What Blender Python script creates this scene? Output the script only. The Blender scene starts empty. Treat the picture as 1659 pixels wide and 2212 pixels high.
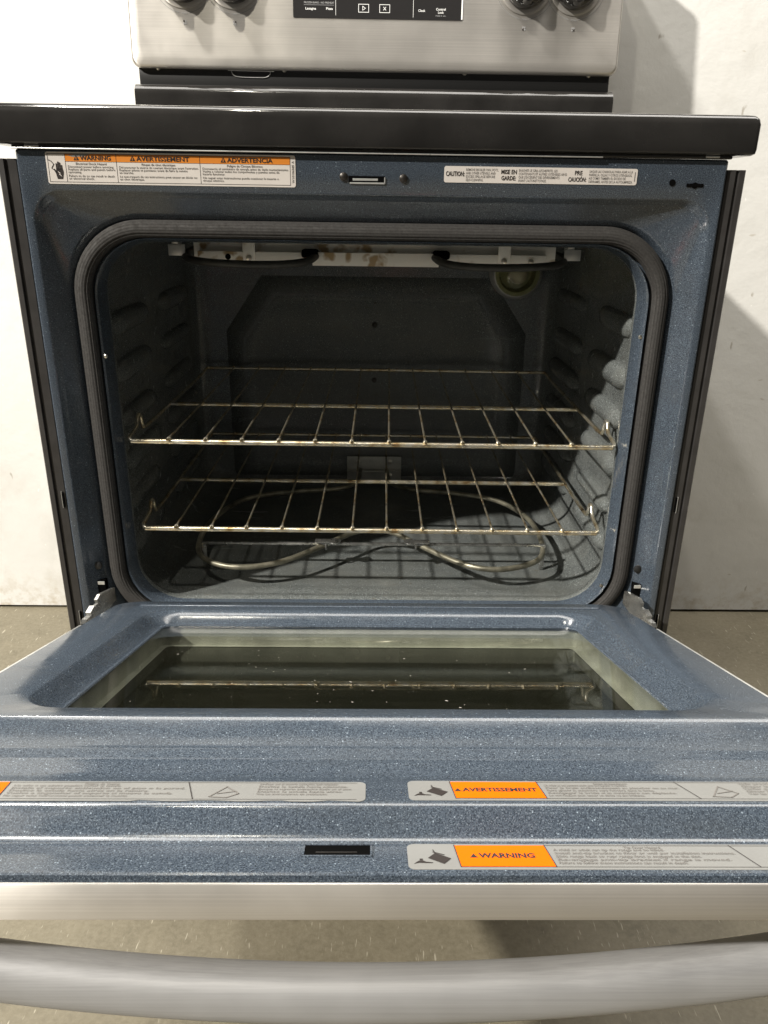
import bpy, bmesh, math, random
from mathutils import Vector, Matrix
R = math.radians
random.seed(7)
scene = bpy.context.scene
col = scene.collection

# ------------------------------------------------------------------ camera
cam_d = bpy.data.cameras.new('camera')
cam = bpy.data.objects.new('camera', cam_d); col.objects.link(cam)
scene.camera = cam
cam_d.sensor_fit = 'VERTICAL'; cam_d.sensor_height = 24.0
cam_d.lens = 24.0 * 1668.0 / 2212.0
cam_d.clip_start = 0.01; cam_d.clip_end = 100
p, yw, rl = R(21.745), R(1.0), R(0.865)
fwd = Vector((math.sin(yw)*math.cos(p), math.cos(yw)*math.cos(p), -math.sin(p)))
rt = Vector((math.cos(yw), -math.sin(yw), 0)); up = rt.cross(fwd)
rt2 = rt*math.cos(rl) + up*math.sin(rl); up2 = -rt*math.sin(rl) + up*math.cos(rl)
mw = Matrix((rt2, up2, -fwd)).transposed().to_4x4()
mw.translation = Vector((0, -.8375, .8315))
cam.matrix_world = mw

# ------------------------------------------------------------------ world, lamps, exposure
world = bpy.data.worlds.new('World'); scene.world = world
world.use_nodes = True
bg = world.node_tree.nodes['Background']
bg.inputs['Color'].default_value = (1.0, .955, .88, 1)
bg.inputs['Strength'].default_value = .08
def lamp(name, loc, target, power, size, color):
    d = bpy.data.lights.new(name, 'AREA'); d.shape = 'DISK'; d.size = size
    d.energy = power; d.color = color
    o = bpy.data.objects.new(name, d); col.objects.link(o)
    o.location = loc
    o.rotation_euler = (Vector(target) - Vector(loc)).to_track_quat('-Z', 'Y').to_euler()
    return o
lamp('ceiling_lamp', (-4.40, -2.86, 4.66), (0, .1, .5), 1000, .22, (1, .95, .87))
lamp('overhead_lamp', (-1.45, -.45, 3.55), (0, .0, .4), 92, .20, (1, .96, .89))
lamp('high_spot_lamp', (-.68, -1.3, 3.6), (0, .3, .9), 22, .10, (1, .94, .80))
sl = lamp('soft_fill_light', (.70, .22, 3.5), (.70, .22, 0), 185, 4.4, (1, .955, .89)); sl.data.shape = 'RECTANGLE'; sl.data.size_y = 1.4  # added soft fill, no real fixture; lifts wall shadows from above
scene.view_settings.view_transform = 'Standard'
scene.view_settings.look = 'None'
scene.view_settings.exposure = -0.28
scene.view_settings.gamma = 1.0
scene.view_settings.use_curve_mapping = False
scene.render.resolution_x = 768; scene.render.resolution_y = 1024

# ------------------------------------------------------------------ materials
def new_mat(name):
    m = bpy.data.materials.new(name); m.use_nodes = True
    nt = m.node_tree
    b = nt.nodes['Principled BSDF']
    return m, nt, b
def node(nt, kind, **kw):
    n = nt.nodes.new(kind)
    for k, v in kw.items():
        if k in n.inputs: n.inputs[k].default_value = v
        else: setattr(n, k, v)
    return n
def objco(nt, scale=(1, 1, 1)):
    tc = nt.nodes.new('ShaderNodeTexCoord'); mp = nt.nodes.new('ShaderNodeMapping')
    mp.inputs['Scale'].default_value = scale
    nt.links.new(tc.outputs['Object'], mp.inputs['Vector'])
    return mp.outputs['Vector']
def noise(nt, vec, scale, detail=3, rough=.55):
    n = nt.nodes.new('ShaderNodeTexNoise')
    n.inputs['Scale'].default_value = scale; n.inputs['Detail'].default_value = detail
    n.inputs['Roughness'].default_value = rough
    nt.links.new(vec, n.inputs['Vector']); return n.outputs['Fac']
def ramp(nt, fac, stops):
    r = nt.nodes.new('ShaderNodeValToRGB'); e = r.color_ramp.elements
    while len(e) < len(stops): e.new(.5)
    for el, (pos, c) in zip(e, stops):
        el.position = pos; el.color = (*c, 1) if len(c) == 3 else c
    nt.links.new(fac, r.inputs['Fac']); return r.outputs['Color']
def mix(nt, fac, a, b, mode='MIX'):
    m = nt.nodes.new('ShaderNodeMix'); m.data_type = 'RGBA'; m.blend_type = mode
    if isinstance(fac, (int, float)): m.inputs['Factor'].default_value = fac
    else: nt.links.new(fac, m.inputs['Factor'])
    for i, v in ((6, a), (7, b)):
        if isinstance(v, tuple): m.inputs[i].default_value = (*v, 1)
        else: nt.links.new(v, m.inputs[i])
    return m.outputs[2]
def bump(nt, h, b, strength, dist=.001):
    n = nt.nodes.new('ShaderNodeBump'); n.inputs['Strength'].default_value = strength
    n.inputs['Distance'].default_value = dist
    nt.links.new(h, n.inputs['Height']); nt.links.new(n.outputs['Normal'], b.inputs['Normal'])
def g(v): return (v, v, v)

def plain(name, c, rough=.5, metal=0., coat=0., noise_amt=0., nscale=40):
    m, nt, b = new_mat(name)
    b.inputs['Base Color'].default_value = (*c, 1)
    b.inputs['Roughness'].default_value = rough; b.inputs['Metallic'].default_value = metal
    b.inputs['Coat Weight'].default_value = coat
    if noise_amt:
        v = objco(nt); f = noise(nt, v, nscale, 5)
        lo = tuple(x*(1-noise_amt) for x in c); hi = tuple(min(1, x*(1+noise_amt)) for x in c)
        nt.links.new(ramp(nt, f, [(.3, lo), (.7, hi)]), b.inputs['Base Color'])
        f2 = noise(nt, v, nscale*.4, 4)
        nt.links.new(ramp(nt, f2, [(.3, g(rough*.8)), (.7, g(min(1, rough*1.25)))]), b.inputs['Roughness'])
    return m

def enamel(name, dark, mid, fleck, rough=.16, density=.60, gloss_bump=.05, haze=None, ior=1.66):
    """porcelain enamel: dark ground full of fine pale flecks under a glossy glaze"""
    m, nt, b = new_mat(name)
    v = objco(nt)
    f = noise(nt, v, 1000, 2, .6)
    base = ramp(nt, f, [(.34, dark), (.62, mid)])
    vo = nt.nodes.new('ShaderNodeTexVoronoi'); vo.inputs['Scale'].default_value = 760
    nt.links.new(v, vo.inputs['Vector'])
    f2 = noise(nt, v, 1450, 1, .5)
    fl = ramp(nt, f2, [(density, g(0)), (density+.07, g(1))])
    c = mix(nt, fl, base, fleck)
    sep = nt.nodes.new('ShaderNodeSeparateColor'); nt.links.new(vo.outputs['Color'], sep.inputs['Color'])
    sp = ramp(nt, sep.outputs[0], [(.972, g(0)), (.980, g(1))])
    dsp = ramp(nt, vo.outputs['Distance'], [(.25, g(1)), (.42, g(0))])
    spd = mix(nt, 1.0, sp, dsp, 'MULTIPLY')
    c = mix(nt, spd, c, tuple(min(1, x*1.7) for x in fleck))
    if haze:
        hz = noise(nt, v, 14, 6, .62)
        hf = ramp(nt, hz, [(.42, g(0)), (.72, g(.55))])
        c = mix(nt, hf, c, haze)
        sm = noise(nt, v, 90, 5, .7)
        c = mix(nt, ramp(nt, sm, [(.60, g(0)), (.74, g(.5))]), c, (.09, .075, .05))
    # patchy film of old grease, and wiping streaks in the gloss
    gr = noise(nt, objco(nt, (3, 9, 9)), 2.2, 6, .65)
    c = mix(nt, ramp(nt, gr, [(.50, g(0)), (.72, g(.38))]), c, tuple(x*.55+y_ for x, y_ in zip(mid, (.012, .008, 0))))
    nt.links.new(c, b.inputs['Base Color'])
    rr_ = noise(nt, objco(nt, (6, 26, 26)), 2.0, 6, .65)
    nt.links.new(ramp(nt, rr_, [(.3, g(rough*.6)), (.75, g(rough*2.2))]), b.inputs['Roughness'])
    b.inputs['IOR'].default_value = ior
    h = noise(nt, v, 130, 3, .6)
    bump(nt, h, b, gloss_bump, .0012)
    return m

M = {}
M['enamel'] = enamel('blue_speckled_enamel', (.018, .024, .033), (.060, .076, .098), (.122, .148, .174), .14, .60)
M['door_enamel'] = M['enamel']
M['cavity'] = enamel('oven_interior_enamel', (.034, .038, .038), (.122, .134, .131), (.36, .385, .38), .15, .585, .08, haze=(.155, .160, .150), ior=1.45)
M['gasket'] = plain('woven_gasket', (.030, .028, .026), .85, noise_amt=.35, nscale=500)
M['side'] = plain('painted_side_panel', (.032, .030, .029), .40, noise_amt=.15, nscale=60)
M['black_gloss'] = plain('black_gloss_enamel', (.018, .017, .016), .10, coat=.3, noise_amt=.3, nscale=15)
_m = M['black_gloss']; _nt = _m.node_tree; _b = _nt.nodes['Principled BSDF']
bump(_nt, noise(_nt, objco(_nt, (1, 3, 3)), 7, 3), _b, .10, .01)
M['black'] = plain('black_plastic', (.012, .012, .012), .45)
M['void'] = plain('dark_opening', (.004, .004, .004), .9)
M['void'].node_tree.nodes['Principled BSDF'].inputs['Specular IOR Level'].default_value = 0
M['zinc'] = plain('zinc_plated_steel', (.62, .62, .60), .32, .6, noise_amt=.15, nscale=80)
M['hinge'] = plain('worn_hinge_steel', (.50, .50, .48), .26, .92, noise_amt=.3, nscale=120)
M['screw'] = plain('dark_screw', (.06, .055, .05), .35, .8)
M['bright_screw'] = plain('bright_screw', (.65, .62, .55), .28, 1.)
M['glassblack'] = plain('black_display_glass', (.022, .021, .021), .12, coat=.4)
M['white_print'] = plain('white_print', (.78, .78, .76), .5)
M['grey_print'] = plain('grey_print', (.30, .30, .30), .5)
M['label'] = plain('silver_label', (.20, .20, .192), .42, noise_amt=.06, nscale=25)
M['label_white'] = plain('white_label', (.58, .54, .50), .45, noise_amt=.05, nscale=25)
M['orange'] = plain('orange_print', (.60, .20, .022), .42)
M['door_orange'] = plain('bright_orange_print', (.85, .125, .0), .6)
M['ink'] = plain('black_ink', (.035, .030, .028), .5)
M['grey_ink'] = plain('grey_ink', (.16, .15, .14), .5)
for _k in ('ink', 'grey_ink', 'door_orange'): M[_k].node_tree.nodes['Principled BSDF'].inputs['Specular IOR Level'].default_value = .12
M['well'] = plain('window_well_metal', (.42, .42, .385), .40, .2, noise_amt=.22, nscale=30)

def steel(name, c, rough, axis=(0, 0, 1), aniso=.85, metal=.75):
    m, nt, b = new_mat(name)
    v = objco(nt, (3, 900, 900))
    f = noise(nt, v, 1.0, 4, .6)
    v2 = objco(nt); f2 = noise(nt, v2, 9, 5)
    lo = tuple(x*.80 for x in c); hi = tuple(min(1, x*1.12) for x in c)
    cc = mix(nt, .5, ramp(nt, f, [(.3, lo), (.7, hi)]), ramp(nt, f2, [(.3, lo), (.7, hi)]))
    nt.links.new(cc, b.inputs['Base Color'])
    b.inputs['Metallic'].default_value = metal
    nt.links.new(ramp(nt, f2, [(.3, g(rough*.85)), (.7, g(rough*1.2))]), b.inputs['Roughness'])
    b.inputs['Anisotropic'].default_value = aniso
    t = nt.nodes.new('ShaderNodeCombineXYZ')
    for i in range(3): t.inputs[i].default_value = axis[i]
    nt.links.new(t.outputs[0], b.inputs['Tangent'])
    bump(nt, f, b, .05, .0004)
    return m
M['steel'] = steel('brushed_stainless_steel', (.63, .60, .555), .34)
M['handle'] = steel('satin_handle_metal', (.40, .40, .403), .58, aniso=.2, metal=.45)

m, nt, b = new_mat('tarnished_rack_wire')
v = objco(nt); f = noise(nt, v, 30, 4)
f = noise(nt, v, 55, 5, .7)
nt.links.new(ramp(nt, f, [(.36, (.88, .85, .76)), (.54, (.78, .68, .47)), (.66, (.40, .24, .09)), (.74, (.80, .74, .60))]), b.inputs['Base Color'])
b.inputs['Metallic'].default_value = .9; b.inputs['Roughness'].default_value = .27
M['wire'] = m
m, nt, b = new_mat('heating_element_sheath')
v = objco(nt); f = noise(nt, v, 40, 4)
nt.links.new(ramp(nt, f, [(.32, (.10, .095, .07)), (.66, (.36, .34, .26))]), b.inputs['Base Color'])
b.inputs['Metallic'].default_value = .6; b.inputs['Roughness'].default_value = .42
M['element'] = m
M['dark_element'] = plain('dark_broil_sheath', (.05, .05, .046), .5, .3, noise_amt=.3, nscale=60)
m, nt, b = new_mat('stained_reflector_metal')
v = objco(nt)
vo = nt.nodes.new('ShaderNodeTexVoronoi'); vo.inputs['Scale'].default_value = 62; vo.inputs['Randomness'].default_value = 1
wv = nt.nodes.new('ShaderNodeMix'); wv.data_type = 'VECTOR'
nz = nt.nodes.new('ShaderNodeTexNoise'); nz.inputs['Scale'].default_value = 60; nt.links.new(v, nz.inputs['Vector'])
wv.inputs['Factor'].default_value = .02
nt.links.new(v, wv.inputs[4]); nt.links.new(nz.outputs['Color'], wv.inputs[5])
nt.links.new(wv.outputs[1], vo.inputs['Vector'])
spot = ramp(nt, vo.outputs['Distance'], [(.30, g(1)), (.50, g(0))])
zone = ramp(nt, noise(nt, v, 16, 3), [(.47, g(0)), (.58, g(1))])
fac = mix(nt, 1.0, spot, zone, 'MULTIPLY')
nt.links.new(mix(nt, fac, (.88, .86, .80), (.40, .29, .16)), b.inputs['Base Color'])
b.inputs['Metallic'].default_value = .0; b.inputs['Roughness'].default_value = .42
M['reflector'] = m

def glass_mat(name, tint, rough=.0, ior=1.5, dirt=0.):
    """flat pane: clear body colour with Fresnel mirror reflection"""
    m = bpy.data.materials.new(name); m.use_nodes = True; nt = m.node_tree
    nt.nodes.clear()
    out = nt.nodes.new('ShaderNodeOutputMaterial')
    tr = nt.nodes.new('ShaderNodeBsdfTransparent'); tr.inputs[0].default_value = (*tint, 1)
    gl = nt.nodes.new('ShaderNodeBsdfGlossy'); gl.inputs['Roughness'].default_value = rough
    gl.inputs['Color'].default_value = (.95, .95, .93, 1)
    fr = nt.nodes.new('ShaderNodeFresnel'); fr.inputs['IOR'].default_value = ior
    mx = nt.nodes.new('ShaderNodeMixShader')
    ge = nt.nodes.new('ShaderNodeNewGeometry'); iv = nt.nodes.new('ShaderNodeMath'); iv.operation = 'SUBTRACT'; iv.inputs[0].default_value = 1
    ml = nt.nodes.new('ShaderNodeMath'); ml.operation = 'MULTIPLY'
    nt.links.new(ge.outputs['Backfacing'], iv.inputs[1]); nt.links.new(iv.outputs[0], ml.inputs[0]); nt.links.new(fr.outputs[0], ml.inputs[1])
    nt.links.new(ml.outputs[0], mx.inputs[0]); nt.links.new(tr.outputs[0], mx.inputs[1]); nt.links.new(gl.outputs[0], mx.inputs[2])
    if dirt:
        df = nt.nodes.new('ShaderNodeBsdfDiffuse'); df.inputs[0].default_value = (.42, .38, .27, 1)
        m2 = nt.nodes.new('ShaderNodeMixShader')
        sm1 = ramp(nt, noise(nt, objco(nt, (4, 22, 4)), 2.2, 7, .7), [(.42, g(0)), (.75, g(dirt))])
        nt.links.new(sm1, m2.inputs[0]); nt.links.new(mx.outputs[0], m2.inputs[1]); nt.links.new(df.outputs[0], m2.inputs[2])
        nt.links.new(m2.outputs[0], out.inputs['Surface'])
        rg_ = ramp(nt, noise(nt, objco(nt, (5, 14, 5)), 2.5, 5, .6), [(.35, g(rough)), (.75, g(rough*2.5))])
        nt.links.new(rg_, gl.inputs['Roughness'])
    else:
        nt.links.new(mx.outputs[0], out.inputs['Surface'])
    return m
M['pane'] = glass_mat('oven_window_glass', (.86, .87, .83), .010, 1.9, .007)
M['bulb'] = glass_mat('lamp_cover_glass', (.80, .80, .66), .03, 1.6)
M['inner_pane'] = plain('dark_inner_window_glass', (.012, .0122, .009), .08)

# wall paint
m, nt, b = new_mat('scuffed_white_wall')
v = objco(nt)
base = ramp(nt, noise(nt, v, 2.2, 6, .6), [(.3, (.64, .635, .610)), (.7, (.73, .725, .700))])
sm = ramp(nt, noise(nt, objco(nt, (1.4, 1, 1)), 7, 7, .68), [(.54, g(0)), (.74, g(.45))])
c = mix(nt, sm, base, (.52, .505, .465))
# nicks, scrapes and dark scuffs here and there on the paint
_sx = nt.nodes.new('ShaderNodeSeparateXYZ'); nt.links.new(v, _sx.inputs[0])
for (sxx, szz, rot, th, amt, colr) in ((11, 5, .25, .80, .75, (.34, .31, .26)), (6, 14, -.35, .86, .55, (.42, .38, .31)), (19, 12, .1, .72, .6, (.88, .87, .84))):
    cb = nt.nodes.new('ShaderNodeCombineXYZ'); nt.links.new(_sx.outputs[0], cb.inputs[0]); nt.links.new(_sx.outputs[2], cb.inputs[1])
    mp = nt.nodes.new('ShaderNodeMapping'); mp.inputs['Rotation'].default_value = (0, 0, rot); mp.inputs['Scale'].default_value = (sxx, szz, 1)
    nt.links.new(cb.outputs[0], mp.inputs['Vector'])
    wn = nt.nodes.new('ShaderNodeTexNoise'); wn.inputs['Scale'].default_value = 3.0; wn.inputs['Detail'].default_value = 4; nt.links.new(mp.outputs[0], wn.inputs['Vector'])
    ad = nt.nodes.new('ShaderNodeVectorMath'); ad.operation = 'MULTIPLY_ADD'; ad.inputs[1].default_value = (.35, .35, 0)
    nt.links.new(wn.outputs['Color'], ad.inputs[0]); nt.links.new(mp.outputs[0], ad.inputs[2])
    vo = nt.nodes.new('ShaderNodeTexVoronoi'); vo.voronoi_dimensions = '2D'; vo.inputs['Scale'].default_value = 1; nt.links.new(ad.outputs[0], vo.inputs['Vector'])
    sep = nt.nodes.new('ShaderNodeSeparateColor'); nt.links.new(vo.outputs['Color'], sep.inputs['Color'])
    pick = ramp(nt, sep.outputs[0], [(th, g(0)), (th+.01, g(amt))])
    nick = ramp(nt, vo.outputs['Distance'], [(.014, g(1)), (.034, g(0))])
    c = mix(nt, mix(nt, 1.0, nick, pick, 'MULTIPLY'), c, colr)
# grime that gathers along the foot of the wall
tc = nt.nodes.new('ShaderNodeTexCoord'); sx = nt.nodes.new('ShaderNodeSeparateXYZ'); nt.links.new(tc.outputs['Object'], sx.inputs[0])
mr = nt.nodes.new('ShaderNodeMapRange'); mr.inputs[1].default_value = .01; mr.inputs[2].default_value = .10; mr.inputs[3].default_value = 1; mr.inputs[4].default_value = 0
nt.links.new(sx.outputs[2], mr.inputs[0])
gn = ramp(nt, noise(nt, v, 30, 6, .7), [(.45, g(0)), (.70, g(.8))])
gf = mix(nt, 1.0, gn, mr.outputs[0], 'MULTIPLY')
c = mix(nt, gf, c, (.40, .33, .22))
nt.links.new(c, b.inputs['Base Color']); b.inputs['Roughness'].default_value = .5
h = noise(nt, v, 16, 8, .6); bump(nt, h, b, .25, .006)
M['wall'] = m
# concrete
m, nt, b = new_mat('worn_concrete')
v = objco(nt)
base = ramp(nt, noise(nt, v, 5, 8, .65), [(.3, (.105, .092, .061)), (.7, (.165, .145, .100))])
sp = ramp(nt, noise(nt, v, 140, 4, .7), [(.35, g(.0)), (.75, g(1))])
c = mix(nt, mix(nt, .5, sp, g(0), 'MULTIPLY'), base, (.235, .21, .155))
st = ramp(nt, noise(nt, v, 26, 6, .7), [(.55, g(0)), (.75, g(.55))])
c = mix(nt, st, c, (.075, .065, .042))
for k, (sc, rz) in enumerate([((90, 14, 1), .7), ((100, 16, 1), -.5), ((80, 12, 1), 1.35)]):
    mp = nt.nodes.new('ShaderNodeMapping'); tcn = nt.nodes.new('ShaderNodeTexCoord')
    mp.inputs['Rotation'].default_value = (0, 0, rz); mp.inputs['Scale'].default_value = sc
    nt.links.new(tcn.outputs['Object'], mp.inputs['Vector'])
    sf = ramp(nt, noise(nt, mp.outputs['Vector'], 2.3, 2), [(.69, g(0)), (.74, g(.6))])
    c = mix(nt, sf, c, (.42, .39, .31))
nt.links.new(c, b.inputs['Base Color']); b.inputs['Roughness'].default_value = .55
bump(nt, noise(nt, v, 60, 7, .65), b, .25, .003)
M['concrete'] = m

# ------------------------------------------------------------------ helpers
def link(o, parent=None):
    col.objects.link(o)
    if parent is not None: o.parent = parent
    return o
def empty(name, loc=(0, 0, 0), rot=(0, 0, 0), parent=None):
    o = bpy.data.objects.new(name, None); o.location = loc; o.rotation_euler = rot
    o.empty_display_size = .05
    return link(o, parent)
class MB:
    def __init__(s): s.v = []; s.f = []; s.mi = []
    def add(s, vs, fs, mi=0):
        n = len(s.v); s.v += [tuple(x) for x in vs]
        for f in fs: s.f.append([i+n for i in f]); s.mi.append(mi)
    def box(s, lo, hi, mi=0, bev=0., seg=2):
        bm = bmesh.new()
        bmesh.ops.create_cube(bm, size=1)
        for q in bm.verts:
            q.co = Vector([(lo[i]+hi[i])/2 + q.co[i]*(hi[i]-lo[i]) for i in range(3)])
        if bev: bmesh.ops.bevel(bm, geom=bm.edges[:], offset=bev, segments=seg, profile=.5, affect='EDGES')
        bm.verts.index_update()
        s.add([q.co.copy() for q in bm.verts], [[q.index for q in f.verts] for f in bm.faces], mi); bm.free()
    def loft(s, loops, mi=0, closed=True, cap0=False, cap1=False, flip=False):
        n = len(loops[0]); vs = [q for l in loops for q in l]; fs = []
        for i in range(len(loops)-1):
            for j in range(n if closed else n-1):
                k = (j+1) % n
                q = [i*n+j, i*n+k, (i+1)*n+k, (i+1)*n+j]
                fs.append(q[::-1] if flip else q)
        if cap0: fs.append(list(range(n))[::-1] if not flip else list(range(n)))
        if cap1:
            q = [(len(loops)-1)*n+j for j in range(n)]; fs.append(q if not flip else q[::-1])
        s.add(vs, fs, mi)
    def tube(s, path, r, n=10, mi=0, closed=False, cap=True, ry=None):
        P = [Vector(q) for q in path]; m = len(P); loops = []
        prev = None
        for i, q in enumerate(P):
            a = P[(i-1) % m] if (closed or i) else P[0]
            c = P[(i+1) % m] if (closed or i < m-1) else P[-1]
            t = (c-a).normalized()
            if prev is None:
                u = t.cross(Vector((0, 0, 1)))
                if u.length < .01: u = t.cross(Vector((0, 1, 0)))
                u.normalize()
            else:
                u = (prev - t*prev.dot(t)).normalized()
            prev = u; w = t.cross(u)
            loops.append([q + u*math.cos(2*math.pi*k/n)*r + w*math.sin(2*math.pi*k/n)*(ry or r) for k in range(n)])
        if closed: loops.append(loops[0])
        s.loft(loops, mi, True, cap and not closed, cap and not closed)
    def disc(s, c, nrm, prof, n=24, mi=0):
        """lathe: prof = [(radius, height)] along nrm"""
        c = Vector(c); nrm = Vector(nrm).normalized()
        u = nrm.cross(Vector((0, 0, 1)))
        if u.length < .01: u = nrm.cross(Vector((0, 1, 0)))
        u.normalize(); w = nrm.cross(u)
        loops = [[c + nrm*h + (u*math.cos(2*math.pi*k/n) + w*math.sin(2*math.pi*k/n))*max(r, 1e-5) for k in range(n)] for r, h in prof]
        s.loft(loops, mi, True, True, True)
    def build(s, name, mats, parent=None, angle=35, recalc=True):
        me = bpy.data.meshes.new(name); me.from_pydata(s.v, [], s.f)
        if not isinstance(mats, (list, tuple)): mats = [mats]
        for q in mats: me.materials.append(q)
        me.polygons.foreach_set('material_index', s.mi)
        if recalc:
            bm = bmesh.new(); bm.from_mesh(me)
            bmesh.ops.recalc_face_normals(bm, faces=bm.faces[:]); bm.to_mesh(me); bm.free()
        if angle:
            me.shade_smooth(); me.set_sharp_from_angle(angle=R(angle))
        o = bpy.data.objects.new(name, me)
        return link(o, parent)
def rr(hw, z0, z1, r, y, n=8, cx=0.):
    """rounded rectangle loop in the x-z plane at depth y"""
    out = []
    for (sx, cz, a0) in ((1, z1-r, 0), (-1, z1-r, 90), (-1, z0+r, 180), (1, z0+r, 270)):
        for k in range(n+1):
            a = R(a0 + 90*k/n)
            out.append(Vector((cx + sx*(hw-r) + r*math.cos(a), y, cz + r*math.sin(a))))
    return out
def rrL(hw, L0, L1, r, w, n=8):
    """rounded rectangle in door space: x, y=-L, z=w"""
    return [Vector((q.x, -q.z, w)) for q in rr(hw, L0, L1, r, 0, n)]
def smooth_path(pts, sub=8, closed=False):
    P = [Vector(q) for q in pts]; out = []; m = len(P)
    for i in range(m if closed else m-1):
        p0 = P[(i-1) % m] if (closed or i) else P[0]*2-P[1]
        p1 = P[i]; p2 = P[(i+1) % m]
        p3 = P[(i+2) % m] if (closed or i < m-2) else P[-1]*2-P[-2]
        for k in range(sub):
            t = k/sub
            out.append(.5*((2*p1) + (p2-p0)*t + (2*p0-5*p1+4*p2-p3)*t*t + (3*p1-p0-3*p2+p3)*t**3))
    if not closed: out.append(P[-1])
    return out

# flat printed labels: one mesh each, local x right, y up, in millimetres
def text_geo(s, size, width=None, bold=0., align='LEFT'):
    cu = bpy.data.curves.new('t', 'FONT'); cu.body = s; cu.size = size*1.38; cu.resolution_u = 2
    cu.offset = bold*size; cu.align_x = align
    o = bpy.data.objects.new('t', cu); col.objects.link(o)
    dg = bpy.context.evaluated_depsgraph_get()
    me = bpy.data.meshes.new_from_object(o.evaluated_get(dg))
    vs = [q.co.copy() for q in me.vertices]; fs = [list(f.vertices) for f in me.polygons]
    bpy.data.objects.remove(o); bpy.data.curves.remove(cu); bpy.data.meshes.remove(me)
    if width and vs:
        x0 = min(q.x for q in vs); x1 = max(q.x for q in vs); k = width/max(1e-6, x1-x0)
        for q in vs: q.x *= k
    return vs, fs
class Label:
    def __init__(s): s.m = MB()
    def poly(s, pts, mi, layer=1):
        z = .00012*layer + .0003
        s.m.add([(x/1000, y/1000, z) for x, y in pts], [list(range(len(pts)))], mi)
    def rect(s, x0, y0, x1, y1, mi, layer=1): s.poly([(x0, y0), (x1, y0), (x1, y1), (x0, y1)], mi, layer)
    def frame(s, x0, y0, x1, y1, t, mi, layer=1):
        s.rect(x0, y0, x1, y0+t, mi, layer); s.rect(x0, y1-t, x1, y1, mi, layer)
        s.rect(x0, y0+t, x0+t, y1-t, mi, layer); s.rect(x1-t, y0+t, x1, y1-t, mi, layer)
    def line(s, pts, t, mi, layer=1):
        for a, b_ in zip(pts[:-1], pts[1:]):
            a = Vector(a); b_ = Vector(b_); d = (b_-a).normalized()*t/2; nn = Vector((-d.y, d.x))
            s.poly([a-d+nn, a-d-nn, b_+d-nn, b_+d+nn], mi, layer)
    def text(s, t, x, y, size, mi, layer=2, width=None, bold=0., align='LEFT', rot=0.):
        vs, fs = text_geo(t, size, width, bold, align); z = .00012*layer + .0003
        c, sn = math.cos(R(rot)), math.sin(R(rot))
        s.m.add([((x + q.x*c - q.y*sn)/1000, (y + q.x*sn + q.y*c)/1000, z) for q in vs], fs, mi)
    def base(s, w, h, r, mi, bottom=None):
        pts = []
        for (cx, cy, a0) in ((w-r, h-r, 0), (r, h-r, 90), (r, r, 180), (w-r, r, 270)):
            for k in range(6): a = R(a0+90*k/5); pts.append((cx+r*math.cos(a), cy+r*math.sin(a)))
        if bottom: pts = bottom(pts)
        n = len(pts)
        s.m.loft([[Vector((x/1000, y/1000, z)) for x, y in pts] for z in (0, .0003)], mi, True, True, True)
    def build(s, name, mats, parent, loc, rot):
        o = s.m.build(name, mats, parent, angle=0, recalc=False); o.location = loc; o.rotation_euler = rot; return o

def tag(o, label, cat=None, group=None, kind=None):
    if label: o['label'] = label
    if cat: o['category'] = cat
    if group: o['group'] = group
    if kind: o['kind'] = kind
    return o

# ------------------------------------------------------------------ the setting
fl = MB(); fl.box((-2.6, -2.6, -.05), (2.6, .70, 0)); fl_o = fl.build('floor', M['concrete'], angle=0)
tag(fl_o, 'worn brown concrete floor', kind='structure')
wl = MB(); wl.box((-2.6, .665, .006), (2.6, .78, 1.75)); wl_o = wl.build('wall', M['wall'], angle=0)
tag(wl_o, 'scuffed white painted wall behind the range', kind='structure')
gp = MB(); gp.box((-2.6, .675, 0), (2.6, .77, .0062)); gp.build('floor_gap', M['void'], wl_o, angle=0)

# ------------------------------------------------------------------ the range
rg = empty('electric_range')
tag(rg, 'freestanding stainless electric range with its blue speckled oven door open', 'range')

# side panels with a folded double flange at the front
for s in (-1, 1):
    prof = [(.3505, .016), (.3545, .0045), (.3625, .0035), (.3635, .0065), (.3655, .0065), (.3665, .003), (.3715, .003), (.3730, .0050), (.3730, .635), (.366, .635), (.366, .03), (.3505, .03)]
    m = MB()
    loops = [[Vector((s*x, y, z)) for x, y in prof] for z in (.03, .868)]
    m.loft(loops, 0, True, True, True)
    sp = m.build('side_panel', M['side'], rg, 20)
    for (z, h) in ((.508, .018), (.352, .018)):
        q = MB(); q.box((s*.3570-.0010, .0028, z-h/2), (s*.3570+.0010, .0042, z+h/2), 0)
        q.box((s*.3570+s*.0013-.0002, .0024, z-h/2-.001), (s*.3570+s*.0013+.0002, .0040, z+h/2+.001), 1)
        q.build('slot', [M['void'], M['zinc']], sp, 0)
m = MB(); m.box((-.366, .60, .03), (.366, .634, .868)); m.build('rear_panel', M['side'], rg, 0)
m = MB(); m.box((-.366, .02, .03), (.366, .60, .05)); m.build('base_pan', M['side'], rg, 0)

# enamel front frame with stepped embossing round the opening
m = MB()
FL = [rr(.3525, .292, .8770, .003, .012), rr(.3525, .292, .8770, .003, .002), rr(.3505, .294, .8755, .003, .0),
      rr(.3445, .300, .8410, .032, .0), rr(.3425, .302, .8390, .031, .0012), rr(.3385, .306, .8350, .030, .0052),
      rr(.3370, .308, .8335, .030, .0066), rr(.3260, .332, .8180, .075, .0170), rr(.3220, .336, .8138, .074, .0205),
      rr(.3195, .338, .8116, .073, .0250), rr(.2990, .355, .7960, .063, .0250), rr(.2965, .357, .7948, .062, .0150),
      rr(.2945, .3590, .7940, .060, .0165), rr(.2912, .3615, .7920, .056, .0260), rr(.2900, .3625, .7908, .055, .0360)]
m.loft(FL, 0)
ff = m.build('front_frame', M['enamel'], rg, 30)
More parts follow.
